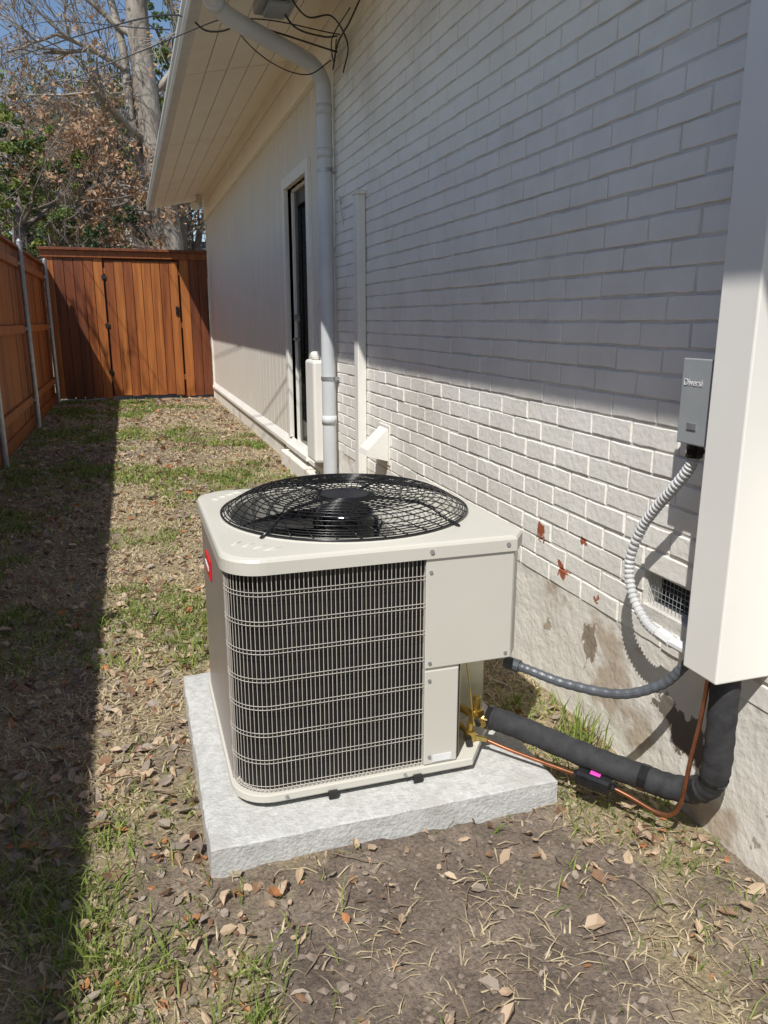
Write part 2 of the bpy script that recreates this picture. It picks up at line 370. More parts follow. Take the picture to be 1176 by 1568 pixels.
for px,pz in [(.687,.66),(.687,.41),(.687,.36),(.905,.41),(.69,.135)]:
    mb.tube([(px,AY0-.004,pz),(px,AY0+.001,pz)],.005,8)
for px,py in [(.27,AY0-.001),(.687,AY0-.007),(.90,AY0-.006)]:
    mb.tube([(px,py-.003,.716),(px,py+.01,.716)],.006,8)
mb.tube([(.30,AY0-.008,.097),(.30,AY0,.097)],.005,8);mb.tube([(.62,AY0-.008,.097),(.62,AY0,.097)],.005,8)
mb.obj('screws',M_steel,ac)
mb=MB(); mb.box(.70,.755,AY0-.0025,AY0-.0008,.118,.138); mb.box(.9625,.9645,1.80,1.86,.47,.62); mb.obj('labels',M_white,ac)
def ray_outline(P,c,a):
    dx,dy=math.cos(a),math.sin(a); best=None
    for (ax,ay),(bx,by) in zip(P,P[1:]+P[:1]):
        ex,ey=bx-ax,by-ay; den=dx*ey-dy*ex
        if abs(den)<1e-12: continue
        t=((ax-c[0])*ey-(ay-c[1])*ex)/den; s_=((ax-c[0])*dy-(ay-c[1])*dx)/den
        if t>0 and -1e-6<=s_<=1+1e-6: best=t if best is None else min(best,t)
    return (c[0]+dx*best,c[1]+dy*best)
C=(.57,2.125)
corner_angs=[math.atan2(y_-C[1],x_-C[0]) for x_,y_ in outline(-.006)]
angs=sorted(set([round(a,5) for a in corner_angs]+[round(-math.pi+2*math.pi*i/120,5) for i in range(120)]))
A1=outline(-.006)
na=len(angs); vs=[]
def ringfrom(P,z): 
    for a in angs: p=ray_outline(P,C,a); vs.append((p[0],p[1],z))
def circ(r,z):
    for a in angs: vs.append((C[0]+r*math.cos(a),C[1]+r*math.sin(a),z))
ringfrom(outline(.004),.694); ringfrom(A1,.696); ringfrom(A1,.727); ringfrom(outline(-.003),.733); ringfrom(outline(.006),.7365)
circ(.364,.741); circ(.350,.748); circ(.340,.748); circ(.332,.738); circ(.330,.668); circ(.328,.56)
fs=[]
for l in range(10):
    for k in range(na): fs.append((l*na+k,l*na+(k+1)%na,(l+1)*na+(k+1)%na,(l+1)*na+k))
mb=MB(); mb.add(vs,fs[:9*na]); lid=mb.obj('lid',M_beige,ac)
mb=MB(); mb.add(vs,fs[9*na:]); mb.obj('fan_shroud',M_black,ac,smooth=True)
mb=MB()
for (cx_,cy_,sx,sy) in [(AX0,AY0,1,1),(AX0,AY1,1,-1),(AX1,AY1,-1,-1)]:
    for k in range(4):
        a_=Vector((cx_+sx*(.03+.022*k),cy_+sy*(.13-.024*k),.7375)); b_=Vector((cx_+sx*(.06+.03*k),cy_+sy*(.15-.026*k),.738))
        mb.tube([a_,(a_+b_)/2+Vector((0,0,.0015)),b_],[.001,.004,.001],6)
mb.obj('lid_ribs',M_beige,ac,smooth=True)
mb=MB(); mb.tube([(C[0],C[1],.60),(C[0],C[1],.735),(C[0],C[1],.748)],[.085,.085,.070],40)
mb.obj('fan_motor',M_black,ac,smooth=False,bevel=.003)
vs=[(C[0]+.327*math.cos(a),C[1]+.327*math.sin(a),.57) for a in [2*math.pi*i/40 for i in range(40)]]
mb=MB(); mb.add(vs,[tuple(range(40))]); mb.obj('interior',M_dark,ac)
mb=MB()
for k in range(3):
    vs=[];a0=k*2*math.pi/3+.3
    for i in range(7):
        r_=.08+.235*i/6
        for j in range(6):
            a=a0+(j/5-.5)*1.35*(.6+.5*i/6); vs.append((C[0]+r_*math.cos(a),C[1]+r_*math.sin(a),.655+.055*(j/5-.5)+.01*i/6))
    mb.add(vs,[(i*6+j,i*6+j+1,(i+1)*6+j+1,(i+1)*6+j) for i in range(6) for j in range(5)])
mb.obj('fan_blades',mat('fan_blade',(.02,.02,.021),(.03,.03,.03),rough=.35),ac,smooth=True)
def gh(r): 
    t=min(max((.357-r)/.12,0),1); return .748+.050*math.sin(t*math.pi/2)-.014*max(0,(.15-r)/.15)
mb=MB()
RR=[.084+.0165*i for i in range(15)]+[.3285,.336,.343,.350]
for r_ in RR:
    mb.tube([(C[0]+r_*math.cos(a),C[1]+r_*math.sin(a),gh(r_)) for a in [2*math.pi*i/72 for i in range(72)]],.0016,5,closed=True)
mb.tube([(C[0]+.357*math.cos(a),C[1]+.357*math.sin(a),.748) for a in [2*math.pi*i/72 for i in range(72)]],.0035,6,closed=True)
for k in range(36):
    a0=2*math.pi*k/36; P=[]
    for i in range(12):
        r_=.07+.287*i/11; a=a0+.75*(i/11)**1.2; P.append((C[0]+r_*math.cos(a),C[1]+r_*math.sin(a),gh(r_)-.002))
    mb.tube(P,.0015,5)
for k in range(4):
    a=math.radians(40+90*k); P=[]
    for i in range(9):
        r_=.05+.325*i/8; P.append((C[0]+r_*math.cos(a),C[1]+r_*math.sin(a),gh(min(r_,.36))-.005 if r_<.36 else .743))
    mb.tube(P,.0045,6)
mb.obj('fan_guard',M_black,ac,smooth=True)
mb=MB(); mb.tube([(C[0],C[1],.784),(C[0],C[1],.789)],.078,36); mb.obj('guard_hub',M_black,ac,bevel=.002)
mb=MB()
mb.box(.858,.892,1.815,1.85,.150,.195); mb.tube([(.875,1.832,.19),(.875,1.832,.235)],.013,6); mb.tube([(.875,1.82,.172),(.85,1.90,.172)],.012,10)
mb.tube([(.875,1.832,.165),(.93,1.80,.172)],.013,10); mb.tube([(.875,1.80,.172),(.872,1.78,.172)],.011,6)
mb.box(.835,.862,1.80,1.83,.110,.14); mb.tube([(.848,1.815,.14),(.848,1.815,.165)],.010,6); mb.tube([(.848,1.815,.125),(.845,1.90,.125)],.009,8)
mb.tube([(.85,1.815,.122),(.895,1.795,.112)],.008,8)
mb.obj('service_valves',M_brass,ac,bevel=.002)
mb=MB(); mb.tube([(.838,1.80,.125),(.828,1.775,.125)],.010,10); mb.tube([(.862,1.80,.178),(.855,1.775,.178)],.008,10); mb.obj('valve_caps',M_black,ac)
mb=MB(); mb.tube(spline([(.82,1.80,.385),(.835,1.80,.30),(.85,1.81,.22),(.86,1.815,.16)],8),.002,5); mb.obj('sensor_wire',M_brass,ac)

# ------------------------------------------------------------------ lines and conduits
lines=empty('refrigerant_lines')
mb=MB()
P=spline([(.905,1.815,.172),(.96,1.75,.168),(1.09,1.59,.143),(1.17,1.485,.135),(1.228,1.405,.135),(1.262,1.345,.165),(1.262,1.312,.235),(1.258,1.308,.36),(1.256,1.31,.56)],10)
mb.tube(P,[.033+.0012*math.sin(i*1.7) for i in range(len(P))],16); mb.obj('insulated_suction_line',M_foam,lines,smooth=True)
mb=MB()
for i in (0,1,31,32,46,47,48,57): 
    mb.tube([P[i],P[i+1]],.0352,16)
mb.obj('insulation_tape',M_black,lines,smooth=False)
mb=MB()
mb.tube(spline([(.89,1.797,.112),(.95,1.73,.10),(1.03,1.635,.092),(1.07,1.585,.09)],8),.0055,10)
mb.tube(spline([(1.12,1.52,.088),(1.15,1.475,.08),(1.185,1.41,.07),(1.205,1.375,.085),(1.215,1.36,.14),(1.217,1.35,.24),(1.222,1.335,.37),(1.232,1.33,.56)],10),.0055,10)
mb.obj('copper_liquid_line',M_copper,lines,smooth=True)
a_=Vector((1.062,1.600,.092)); b_=Vector((1.130,1.508,.087)); dv=(b_-a_)
mb=MB(); mb.tube([a_,a_+dv*.08,a_+dv*.12,a_+dv*.88,a_+dv*.92,b_],[.010,.014,.029,.029,.014,.010],18); mb.tube([a_+dv*.44,a_+dv*.56],.0305,18)
mb.obj('filter_drier',M_black,lines)
mb=MB(); side=dv.normalized().cross(Vector((0,0,1))).normalized()
vs=[]
for t in (.42,.66):
    for k in range(5):
        an=math.radians(55+k*14); vs.append(a_+dv*t+side*(.0318*math.cos(an))+Vector((0,0,.0318*math.sin(an))))
mb.add(vs,[(k,k+1,k+6,k+5) for k in range(4)]); mb.obj('drier_sticker',M_pink,lines)

fc=empty('flexible_conduit')
P=spline([(1.256,1.484,.995),(1.254,1.492,.945),(1.25,1.54,.88),(1.25,1.60,.815),(1.25,1.655,.74),(1.25,1.69,.64),(1.248,1.66,.555),(1.25,1.59,.50),(1.255,1.52,.49)],26)
mb=MB(); mb.tube(P,[.0125+(.0020 if i%4<2 else -.0008) for i in range(len(P))],12); mb.obj('conduit_hose',M_conduit,fc)
mb=MB(); mb.tube([(1.254,1.545,.493),(1.256,1.50,.488)],.018,8); mb.tube([(1.256,1.50,.488),(1.258,1.47,.487),(1.262,1.40,.487)],[.014,.014,.014],10)
mb.obj('conduit_fitting',M_white,fc)
mb=MB(); mb.tube([(1.256,1.484,1.004),(1.256,1.486,.965)],.020,12); mb.tube([(1.256,1.485,.985),(1.256,1.485,.975)],.024,6); mb.obj('conduit_connector',M_black,fc)
P=spline([(.955,1.79,.345),(.99,1.745,.338),(1.06,1.66,.325),(1.15,1.55,.335),(1.22,1.48,.385),(1.25,1.44,.45),(1.255,1.40,.50),(1.255,1.36,.54)],18)
mb=MB(); mb.tube(P,[.0125+(.001 if i%4<2 else 0) for i in range(len(P))],12); 
mb.tube([(.945,1.80,.345),(.972,1.766,.342)],.018,10); mb.obj('liquid_tight_conduit',M_conduit2,fc)

db=empty('electrical_disconnect_box')
mb=MB(); mb.box(1.225,1.325,1.415,1.505,1.005,1.19); mb.box(1.219,1.2249,1.411,1.509,1.0,1.196); mb.obj('enclosure',M_boxgrey,db,bevel=.003)
mb=MB(); mb.box(1.2165,1.2195,1.445,1.475,1.035,1.05); mb.obj('latch',M_steel,db)
cu=bpy.data.curves.new('label','FONT'); cu.body='Diversi'; cu.size=.022; cu.extrude=.0004; t=bpy.data.objects.new('label',cu); COL.objects.link(t)
t.matrix_world=Matrix(((0,0,-1,1.2178),(-1,0,0,1.500),(0,1,0,1.135),(0,0,0,1))); t.data.materials.append(M_white); t.parent=db

lc=empty('line_set_cover')
mb=MB(); mb.box(1.18,1.338,1.257,1.366,.494,2.96); mb.obj('duct_cover',M_cover,lc,bevel=.004)

# ------------------------------------------------------------------ house
house=empty('brick_house')
WX=1.33
bw,bh,gp=.194,.0585,.0088
mb=MB(); z=.405; row=0
vent=(1.50,1.73,.50,.60)
while z<3.1:
    yy=-1.0-(row%2)*(bw+gp)/2
    while yy<5.12:
        ya,yb=max(yy,-1.0),min(yy+bw,5.118)
        segs=[(ya,yb)]
        if z+bh>vent[2] and z<vent[3]:
            ns=[]
            for a1,b1 in segs:
                if b1<=vent[0] or a1>=vent[1]: ns.append((a1,b1))
                else:
                    if a1<vent[0]: ns.append((a1,vent[0]))
                    if b1>vent[1]: ns.append((vent[1],b1))
            segs=ns
        for a1,b1 in segs:
            if b1-a1<.02: continue
            j=lambda k=.0012: random.uniform(-k,k)
            e=random.uniform(.0013,.0028); xf=WX+j(.0018); xb=WX+.012; zj=z+j(.0018); ta=j(.0009); tb=j(.0009)
            nseg=5; o8=[]
            for q in range(nseg+1): o8.append((xb,a1+(b1-a1)*q/nseg+(j() if q in(0,nseg) else 0),zj+j(.0014),0,1))
            for q in range(nseg+1): o8.append((xb,b1-(b1-a1)*q/nseg+(j() if q in(0,nseg) else 0),zj+bh+j(.0014),1,-1))
            M_=len(o8); yc=(a1+b1)/2; 
            back=[(p[0],p[1],p[2]) for p in o8]; mid=[(xf+e,p[1],p[2]) for p in o8]
            frn=[(xf+(ta if p[1]<yc else tb),p[1]+(e if p[1]<a1+.01 else (-e if p[1]>b1-.01 else 0)),p[2]+(e if not p[3] else -e)) for p in o8]
            fs=[]
            for q in range(M_):
                q2=(q+1)%M_; fs+=[(q,q2,M_+q2,M_+q),(M_+q,M_+q2,2*M_+q2,2*M_+q)]
            for q in range(nseg): fs.append((2*M_+q,2*M_+q+1,2*M_+M_-2-q,2*M_+M_-1-q))
            mb.add(back+mid+frn,fs)
        yy+=bw+gp
    z+=bh+gp; row+=1
mb.obj('brick_courses',M_brick,house)
mb=MB(); xm=WX+.0044
mb.box(xm,xm+.2,-1,vent[0],.4,3.2); mb.box(xm,xm+.2,vent[1],5.117,.4,3.2); mb.box(xm,xm+.2,vent[0],vent[1],.4,vent[2]); mb.box(xm,xm+.2,vent[0],vent[1],vent[3],3.2)
mb.obj('mortar_wall',M_mortar,house)
mb=MB(); mb.box(xm+.06,xm+.07,vent[0]-.02,vent[1]+.02,vent[2]-.02,vent[3]+.02); mb.obj('vent_void',M_dark,house)
mb=MB()
for k in range(16): mb.tube([(WX+.02,vent[0]+k*.0155,vent[2]),(WX+.02,vent[0]+k*.0155,vent[3])],.0008,4)
for k in range(7): mb.tube([(WX+.02,vent[0],vent[2]+k*.0155),(WX+.02,vent[1],vent[2]+k*.0155)],.0008,4)
mb.obj('foundation_vent',M_boxgrey,house)
ysf=np.arange(-1,5.13,.02); zsf=np.linspace(-.12,.404,26)
YY,ZZ=np.meshgrid(ysf,zsf); n_=fbm(YY+3,ZZ+2,4)-.5; n2=fbm(YY,ZZ+20,14)-.5; n3=fbm(YY+7,ZZ+2,32)-.5
xo=WX+.004-.012*(.404-ZZ)/.5+n_*.012+n2*.005+n3*.004
top_=ZZ>.40; xo[top_]=WX+.003
ZZ=ZZ+np.where(top_,.012*(fbm(YY+50,0*YY,3)-.35),0)
k=len(ysf); mb=MB(); mb.add(np.stack([xo.ravel(),YY.ravel(),ZZ.ravel()],1).tolist(),[(j*k+i,j*k+i+1,(j+1)*k+i+1,(j+1)*k+i) for j in range(25) for i in range(k-1)])
mb.obj('foundation',M_found,house,smooth=True)
DY0,DY1,DZ0,DZ1=6.0,6.84,.20,2.34
mb=MB(); yy=5.12
while yy<13.5:
    ye=min(yy+.197,13.5)
    if ye<=DY0-.0 or yy>=DY1: mb.box(1.36,1.40,yy,ye,.19,3.2)
    else:
        if yy<DY0: mb.box(1.36,1.40,yy,DY0,.19,3.2)
        if ye>DY1: mb.box(1.36,1.40,DY1,ye,.19,3.2)
        mb.box(1.36,1.40,max(yy,DY0),min(ye,DY1),DZ1,3.2)
    yy+=.205
mb.obj('siding_boards',M_siding,house,bevel=.003)
mb=MB(); mb.box(1.37,1.5,5.12,DY0,.0,3.2); mb.box(1.37,1.5,DY1,13.49,.0,3.2); mb.box(1.37,1.5,DY0,DY1,DZ1,3.2)
mb.box(1.335,1.5,13.492,13.55,0,3.2)
mb.box(1.5,9,13.3,13.5,0,3.1); mb.box(1.55,9,-1.2,-1.0,0,3.1); mb.box(8.8,9,-1,13.3,0,3.1)
mb.obj('wall_core',M_siding,house)
mb=MB(); mb.box(1.345,1.52,5.13,13.5,-.1,.17); mb.box(1.26,1.344,5.75,6.95,-.1,.13); mb.obj('slab_edge',M_found,house,bevel=.01)
mb=MB()
mb.add([(1.315,5.13,.165),(1.315,13.5,.165),(1.315,13.5,.195),(1.315,5.13,.195),(1.358,5.13,.255),(1.358,13.5,.255)],[(0,1,2,3),(3,2,5,4)])
mb.add([(1.315,5.13,.165),(1.36,5.13,.165),(1.36,13.5,.165),(1.315,13.5,.165)],[(0,1,2,3)])
mb.obj('skirt_board',M_trim,house)
mb=MB(); 
mb.box(1.332,1.362,DY0-.09,DY0,.257,DZ1+.09); mb.box(1.332,1.362,DY1,DY1+.09,.257,DZ1+.09); mb.box(1.330,1.364,DY0,DY1,DZ1,DZ1+.088)
mb.box(1.40,1.50,DY1-.02,DY1+.03,.2,DZ1); mb.box(1.40,1.50,DY0-.03,DY0+.02,.2,DZ1); mb.box(1.40,1.5,DY0,DY1,DZ1-.02,DZ1+.03); mb.box(1.29,1.5,DY0,DY1,.175,.215)
mb.obj('door_casing',M_trim,house,bevel=.004)
mb=MB(); mb.box(1.455,1.495,DY0+.02,DY1-.02,.22,DZ1-.02); mb.obj('door_panel',M_glass,house)
mb=MB(); mb.box(1.42,1.454,DY0+.02,DY0+.11,.22,DZ1-.02); mb.box(1.42,1.454,DY1-.13,DY1-.02,.22,DZ1-.02); mb.box(1.42,1.454,DY0+.11,DY1-.13,.22,.42); mb.box(1.42,1.454,DY0+.11,DY1-.13,2.2,2.32)
mb.obj('door_frame',M_black,house,bevel=.004)
mb=MB(); mb.tube([(1.425,6.74,1.30),(1.38,6.74,1.30)],.028,12); mb.tube([(1.425,6.74,1.12),(1.38,6.74,1.12)],.014,10); mb.tube([(1.375,6.75,1.12),(1.375,6.64,1.12)],.010,8); mb.obj('door_handle',M_steel,house)
mb=MB(); mb.box(1.315,1.361,5.125,13.49,2.86,3.2); mb.box(1.312,WX+.02,-1,5.121,2.86,3.2); mb.box(1.300,1.3119,-1,13.49,3.06,3.19); mb.obj('frieze_board',M_soffit,house,bevel=.004)
mb=MB(); xa,za,xb,zb=.53,3.0,1.31,3.165; nb=5
for i in range(nb):
    t0=i/nb; t1=(i+1)/nb-.006; 
    yy=-1.0
    while yy<13.55:
        ye=min(yy+2.43,13.55)
        p=[(xa+(xb-xa)*t,za+(zb-za)*t) for t in (t0,t1)]
        mb.add([(p[0][0],yy,p[0][1]),(p[1][0],yy,p[1][1]),(p[1][0],ye,p[1][1]),(p[0][0],ye,p[0][1])]+[(p[0][0],yy,p[0][1]+.012),(p[1][0],yy,p[1][1]+.012),(p[1][0],ye,p[1][1]+.012),(p[0][0],ye,p[0][1]+.012)],
               [(0,3,2,1),(4,5,6,7),(0,1,5,4),(1,2,6,5),(2,3,7,6),(3,0,4,7)])
        yy+=2.44
mb.obj('soffit',M_soffit,house)
mb=MB(); mb.box(.515,.532,-1,13.56,2.985,3.12); mb.add([(.53,13.551,3.0),(1.36,13.551,3.17),(1.36,13.551,3.5),(.53,13.551,3.12)],[(0,1,2,3)])
mb.add([(.53,-1,3.0),(1.36,-1,3.17),(1.36,-1,3.5),(.53,-1,3.12)],[(0,1,2,3)])
mb.obj('fascia',M_gutter,house)
mb=MB()
prof=[(.513,2.985),(.465,2.975),(.450,3.0),(.455,3.03),(.440,3.05),(.440,3.08),(.452,3.08),(.452,3.055),(.465,3.03),(.462,3.0),(.47,2.987),(.513,2.995)]
n_=len(prof); vs=[(p[0],-1,p[1]) for p in prof]+[(p[0],13.62,p[1]) for p in prof]
mb.add(vs,[(i,(i+1)%n_,n_+(i+1)%n_,n_+i) for i in range(n_)]+[tuple(range(n_-1,-1,-1)),tuple(range(n_,2*n_))])
mb.box(.452,.513,13.615,13.62,2.985,3.08)
mb.obj('gutter',M_gutter,house)
mb=MB()
mb.add([(.50,-1.1,3.10),(.50,13.62,3.10),(5.2,13.62,5.1),(5.2,-1.1,5.1),(9.8,-1.1,3.10),(9.8,13.62,3.10)]+[(.50,-1.1,3.125),(.50,13.62,3.125),(5.2,13.62,5.13),(5.2,-1.1,5.13),(9.8,-1.1,3.125),(9.8,13.62,3.125)],
  [(0,1,2,3),(3,2,5,4),(6,9,8,7),(9,10,11,8),(0,6,7,1),(4,5,11,10),(0,3,9,6),(3,4,10,9),(1,7,8,2),(2,8,11,5)])
mb.obj('roof',M_roof,house)
mb=MB(); mb.add([(1.4,13.4,3.1),(8.9,13.4,3.1),(5.2,13.4,5.05)],[(0,1,2)]); mb.add([(1.4,-.99,3.1),(8.9,-.99,3.1),(5.2,-.99,5.05)],[(0,2,1)]); mb.obj('gable',M_siding,house)
mb=MB(); mb.box(1.275,1.328,4.42,4.50,.0,1.97); mb.box(1.268,1.328,4.405,4.515,1.965,1.985); mb.obj('pipe_chase',M_trim,house,bevel=.006)
# dryer vent hood: sloping top, triangular cheeks, open at the bottom
mb=MB(); ya,yb=4.00,4.15
mb.add([(1.322,ya,.70),(1.322,yb,.70),(1.205,yb,.585),(1.205,ya,.585),(1.322,ya,.52),(1.322,yb,.52),(1.195,yb,.555),(1.195,ya,.555)],
 [(0,3,2,1),(3,7,6,2),(0,4,7,3),(1,2,6,5)]); mb.box(1.3225,1.3295,3.98,4.17,.50,.715); mb.obj('dryer_vent_hood',M_trim,house)
mb=MB(); mb.box(1.31,1.3215,4.01,4.14,.525,.66); mb.obj('vent_opening',M_dark,house)
mb=MB(); mb.box(1.24,1.358,5.45,5.72,.26,1.0); mb.tube([(1.30,5.58,1.0),(1.30,5.58,1.06)],.05,12); mb.obj('utility_box',M_trim,house,bevel=.02)
mb=MB(); mb.tube(spline([(1.31,5.5,1.0),(1.30,5.56,1.3),(1.33,5.35,1.6),(1.35,5.2,1.75)],10),.004,6); mb.tube(spline([(1.33,4.95,1.98),(1.30,4.9,2.02),(1.33,4.9,1.85)],8),.005,6); mb.obj('white_cable',M_wcord,house)
mb=MB(); mb.tube([(1.2,12.9,3.13),(1.2,12.9,3.06)],.05,12); mb.tube([(1.2,12.9,3.07),(1.12,12.75,2.96)],[.04,.07],12); mb.obj('flood_lamp',M_trim,house)

ds=empty('downspout')
mb=MB()
P=[Vector(p) for p in [(.49,4.40,3.0),(.50,4.43,2.93)]]+spline([(.53,4.50,2.89),(.62,4.62,2.85),(.85,4.82,2.83),(1.10,5.02,2.81),(1.20,5.08,2.78),(1.262,5.11,2.70),(1.268,5.11,2.6)],6)+[Vector((1.268,5.11,1.0)),Vector((1.268,5.11,.16))]+spline([(1.268,5.11,.15),(1.25,5.09,.10),(1.15,4.98,.06)],4)
mb.tube(P,.047,20); 
for zc in (2.55,2.3,.62): mb.tube([(1.268,5.11,zc-.03),(1.268,5.11,zc+.03)],.0505,20)
mb.tube([P[3],P[4],P[5]],.0505,20)
mb.obj('downspout_pipe',M_dsp,ds,smooth=True)
mb=MB()
for zc in (2.2,.9): mb.tube([(1.268,5.11,zc-.012),(1.268,5.11,zc+.012)],.0515,20); mb.box(1.30,1.34,5.06,5.16,zc-.011,zc+.011)
mb.obj('downspout_straps',M_steel,ds)

cb=empty('utility_cables')
mb=MB()
def cab(P,r=.006): mb.tube(spline(P,10),r*.6,6)
cab([(-4,22,5.9),(-1.5,12,4.35),(.2,6.0,3.22),(.60,5.15,2.93),(.80,4.9,2.90),(1.29,4.85,2.80)],.009)
cab([(-4.2,22,5.1),(-1.5,12,3.85),(.3,5.6,2.96),(.72,4.75,2.88),(1.28,4.75,2.86)],.006)
cab([(-3.2,26,8.6),(-1.0,14,5.6),(.44,6.2,3.25)],.008)
cab([(.62,4.75,2.96),(.74,4.8,2.80),(.92,4.85,2.70),(1.12,4.9,2.68),(1.29,5.0,2.80)],.006)
cab([(.88,4.6,2.98),(1.0,4.7,2.86),(1.18,4.75,2.84),(1.30,4.9,2.9)],.009)
cab([(.9,4.5,2.98),(1.05,4.6,2.88),(1.22,4.7,2.93),(1.31,4.7,2.80),(1.31,4.8,2.68)],.008)
cab([(1.30,4.6,2.95),(1.22,4.7,2.82),(1.27,4.85,2.74),(1.31,4.95,2.9)],.006)
cab([(1.30,4.3,2.95),(1.27,4.5,2.85),(1.28,4.8,2.83),(1.30,5.0,2.75)],.008)
mb.obj('cable_runs',M_cord,cb,smooth=True)
mb=MB(); mb.box(.80,1.0,4.50,4.82,2.93,2.99); mb.box(.84,.96,4.56,4.76,2.90,2.9295); mb.obj('junction_box',M_boxgrey,cb,bevel=.01)

# ------------------------------------------------------------------ gate
gate=empty('wooden_gate'); GY=13.6
def boards(xa,xb,y,z0,z1,w,name,parent,seed):
    r=random.Random(seed); mb=MB(); n_=round((xb-xa)/w); w=(xb-xa)/n_
    for i in range(n_):
        a=xa+i*w+.004; mb.box(a,a+w-.008,y+r.uniform(0,.008),y+.02+r.uniform(0,.004),z0+r.uniform(-.01,.01),z1,r.choice([0,0,1,2,1]))
    return mb.obj(name,[M_cedar,M_cedar2,M_cedar3],parent,bevel=.002)
boards(-1.17,-.30,GY,.03,2.26,.145,'left_boards',gate,1)
boards(-.275,.86,GY+.004,.06,2.20,.142,'gate_leaf_boards',gate,2)
boards(.885,1.335,GY,.03,2.26,.15,'right_boards',gate,3)
mb=MB(); mb.box(-1.2,1.334,GY-.03,GY-.001,2.24,2.34); mb.box(-1.23,1.334,GY-.08,GY+.09,2.345,2.385,2)
mb.box(-1.17,1.334,GY+.03,GY+.07,.3,.39,1); mb.box(-1.17,1.334,GY+.03,GY+.07,1.15,1.24,1); mb.box(-1.17,1.334,GY+.03,GY+.07,2.0,2.09,1)
for px in (-.34,.88): mb.box(px-.045,px+.045,GY+.075,GY+.165,0,2.3)
mb.obj('gate_frame',[M_cedar,M_cedar2,M_cedar3],gate,bevel=.004)
mb=MB(); mb.box(-1.17,1.33,GY+.072,GY+.074,.05,2.3); mb.obj('backing_board',M_cedar3,gate)
mb=MB()
for zc in (.45,1.2,1.95): mb.box(-.33,-.26,GY-.008,GY-.001,zc-.03,zc+.03)
mb.box(.79,.84,GY-.012,GY+.0,1.36,1.50); mb.tube([(.815,GY-.02,1.40),(.815,GY-.06,1.42),(.815,GY-.06,1.48),(.815,GY-.02,1.49)],.009,8)
mb.obj('gate_hardware',M_black,gate)
fence=empty('wooden_fence')
r=random.Random(5); mb=MB(); yy=-1.5
while yy<13.58:
    w=.14; mb.box(-1.20+r.uniform(-.003,.003),-1.182,yy,yy+w-.005,.06,2.08+r.uniform(-.006,.006),r.choice([0,1,1,2])); yy+=w
mb.obj('pickets',[M_cedar,M_cedar2,M_cedar3],fence)
mb=MB()
for zc in (.35,1.18,1.92):
    mb.box(-1.178,-1.14,-1.5,13.57,zc-.045,zc+.045)
mb.box(-1.176,-1.158,-1.5,13.57,.0,.14,1)
mb.box(-1.24,-1.13,-1.5,13.57,2.088,2.122,2)
mb.obj('rails',[M_cedar2,M_cedar,M_cedar],fence,bevel=.004)
mb=MB()
for py in (-.4,2.2,4.8,7.4,10.2,13.2): 
    mb.tube([(-1.108,py,-.05),(-1.112,py,2.16)],.030,14); mb.tube([(-1.112,py,2.16),(-1.112,py,2.19)],[.034,.012],14)
    for zc in (.35,1.18,1.92): mb.box(-1.145,-1.105,py-.04,py+.04,zc-.02,zc+.02)
mb.obj('steel_posts',M_steel,fence,smooth=False)

# ------------------------------------------------------------------ trees
RMIN=[.004]
def grow(mb,p,d,r,Ls,depth,R,mi=0,spread=.55,up=.12,tips=None,kids=(2,3)):
    n=4 if depth>2 else 3; pts=[p]; rs=[r]; q=p.copy(); dd=d.copy(); r1=max(r*.62,RMIN[0])
    for i in range(n):
        dd=(dd+Vector((R.gauss(0,.13),R.gauss(0,.13),R.gauss(0,.10)+up*.3))).normalized(); q=q+dd*Ls/n; pts.append(q.copy()); rs.append(max(r+(r1-r)*(i+1)/n,RMIN[0]))
    mb.tube(pts,rs,7 if r>.05 else (4 if r>.02 else 3),mi,cap=False)
    if depth==0:
        if tips is not None: tips.append(q.copy())
        return
    for k in range(R.randint(*kids)):
        nd=(dd+Vector((R.gauss(0,spread),R.gauss(0,spread),R.gauss(0,spread)+up))).normalized()
        t=R.uniform(.45,1) if k else 1; b=pts[int(t*n)]
        grow(mb,b,nd,rs[int(t*n)]*R.uniform(.55,.8),Ls*R.uniform(.62,.85),depth-1,R,mi,spread,up,tips,kids)
def leaves(mb,c,rad,n,size,mis,R):
    for i in range(n):
        v=Vector((R.gauss(0,1),R.gauss(0,1),R.gauss(0,1))).normalized()*(R.random()**.45); p=Vector((c[0]+v.x*rad[0],c[1]+v.y*rad[1],c[2]+v.z*rad[2]))
        a=Vector((R.gauss(0,1),R.gauss(0,1),R.gauss(0,1))).normalized(); b=a.orthogonal().normalized(); s=size*R.uniform(.6,1.4)
        b=Matrix.Rotation(R.uniform(0,6.28),3,a)@b
        mb.add([p-a*s,p+b*s*.45,p+a*s,p-b*s*.45],[(0,1,2,3)],R.choice(mis))
R=random.Random(21)
tr=empty('bare_tree'); mb=MB(); tips=[]
T=[Vector(p) for p in [(1.18,19,0),(1.12,19,1.6),(1.06,19,2.9),(.92,19,4.4),(.76,19,6.2),(.70,19,8.2),(.9,19,10.5)]]
mb.tube(spline(T,4),[.36-.17*i/24 for i in range(25)],14)
T2=[Vector(p) for p in [(1.10,19,2.6),(.75,19.1,3.9),(.45,19.1,5.2),(.35,19.2,7),(.0,19.2,8.6)]]
mb.tube(spline(T2,4),[.14-.07*i/16 for i in range(17)],8)
RMIN[0]=.007
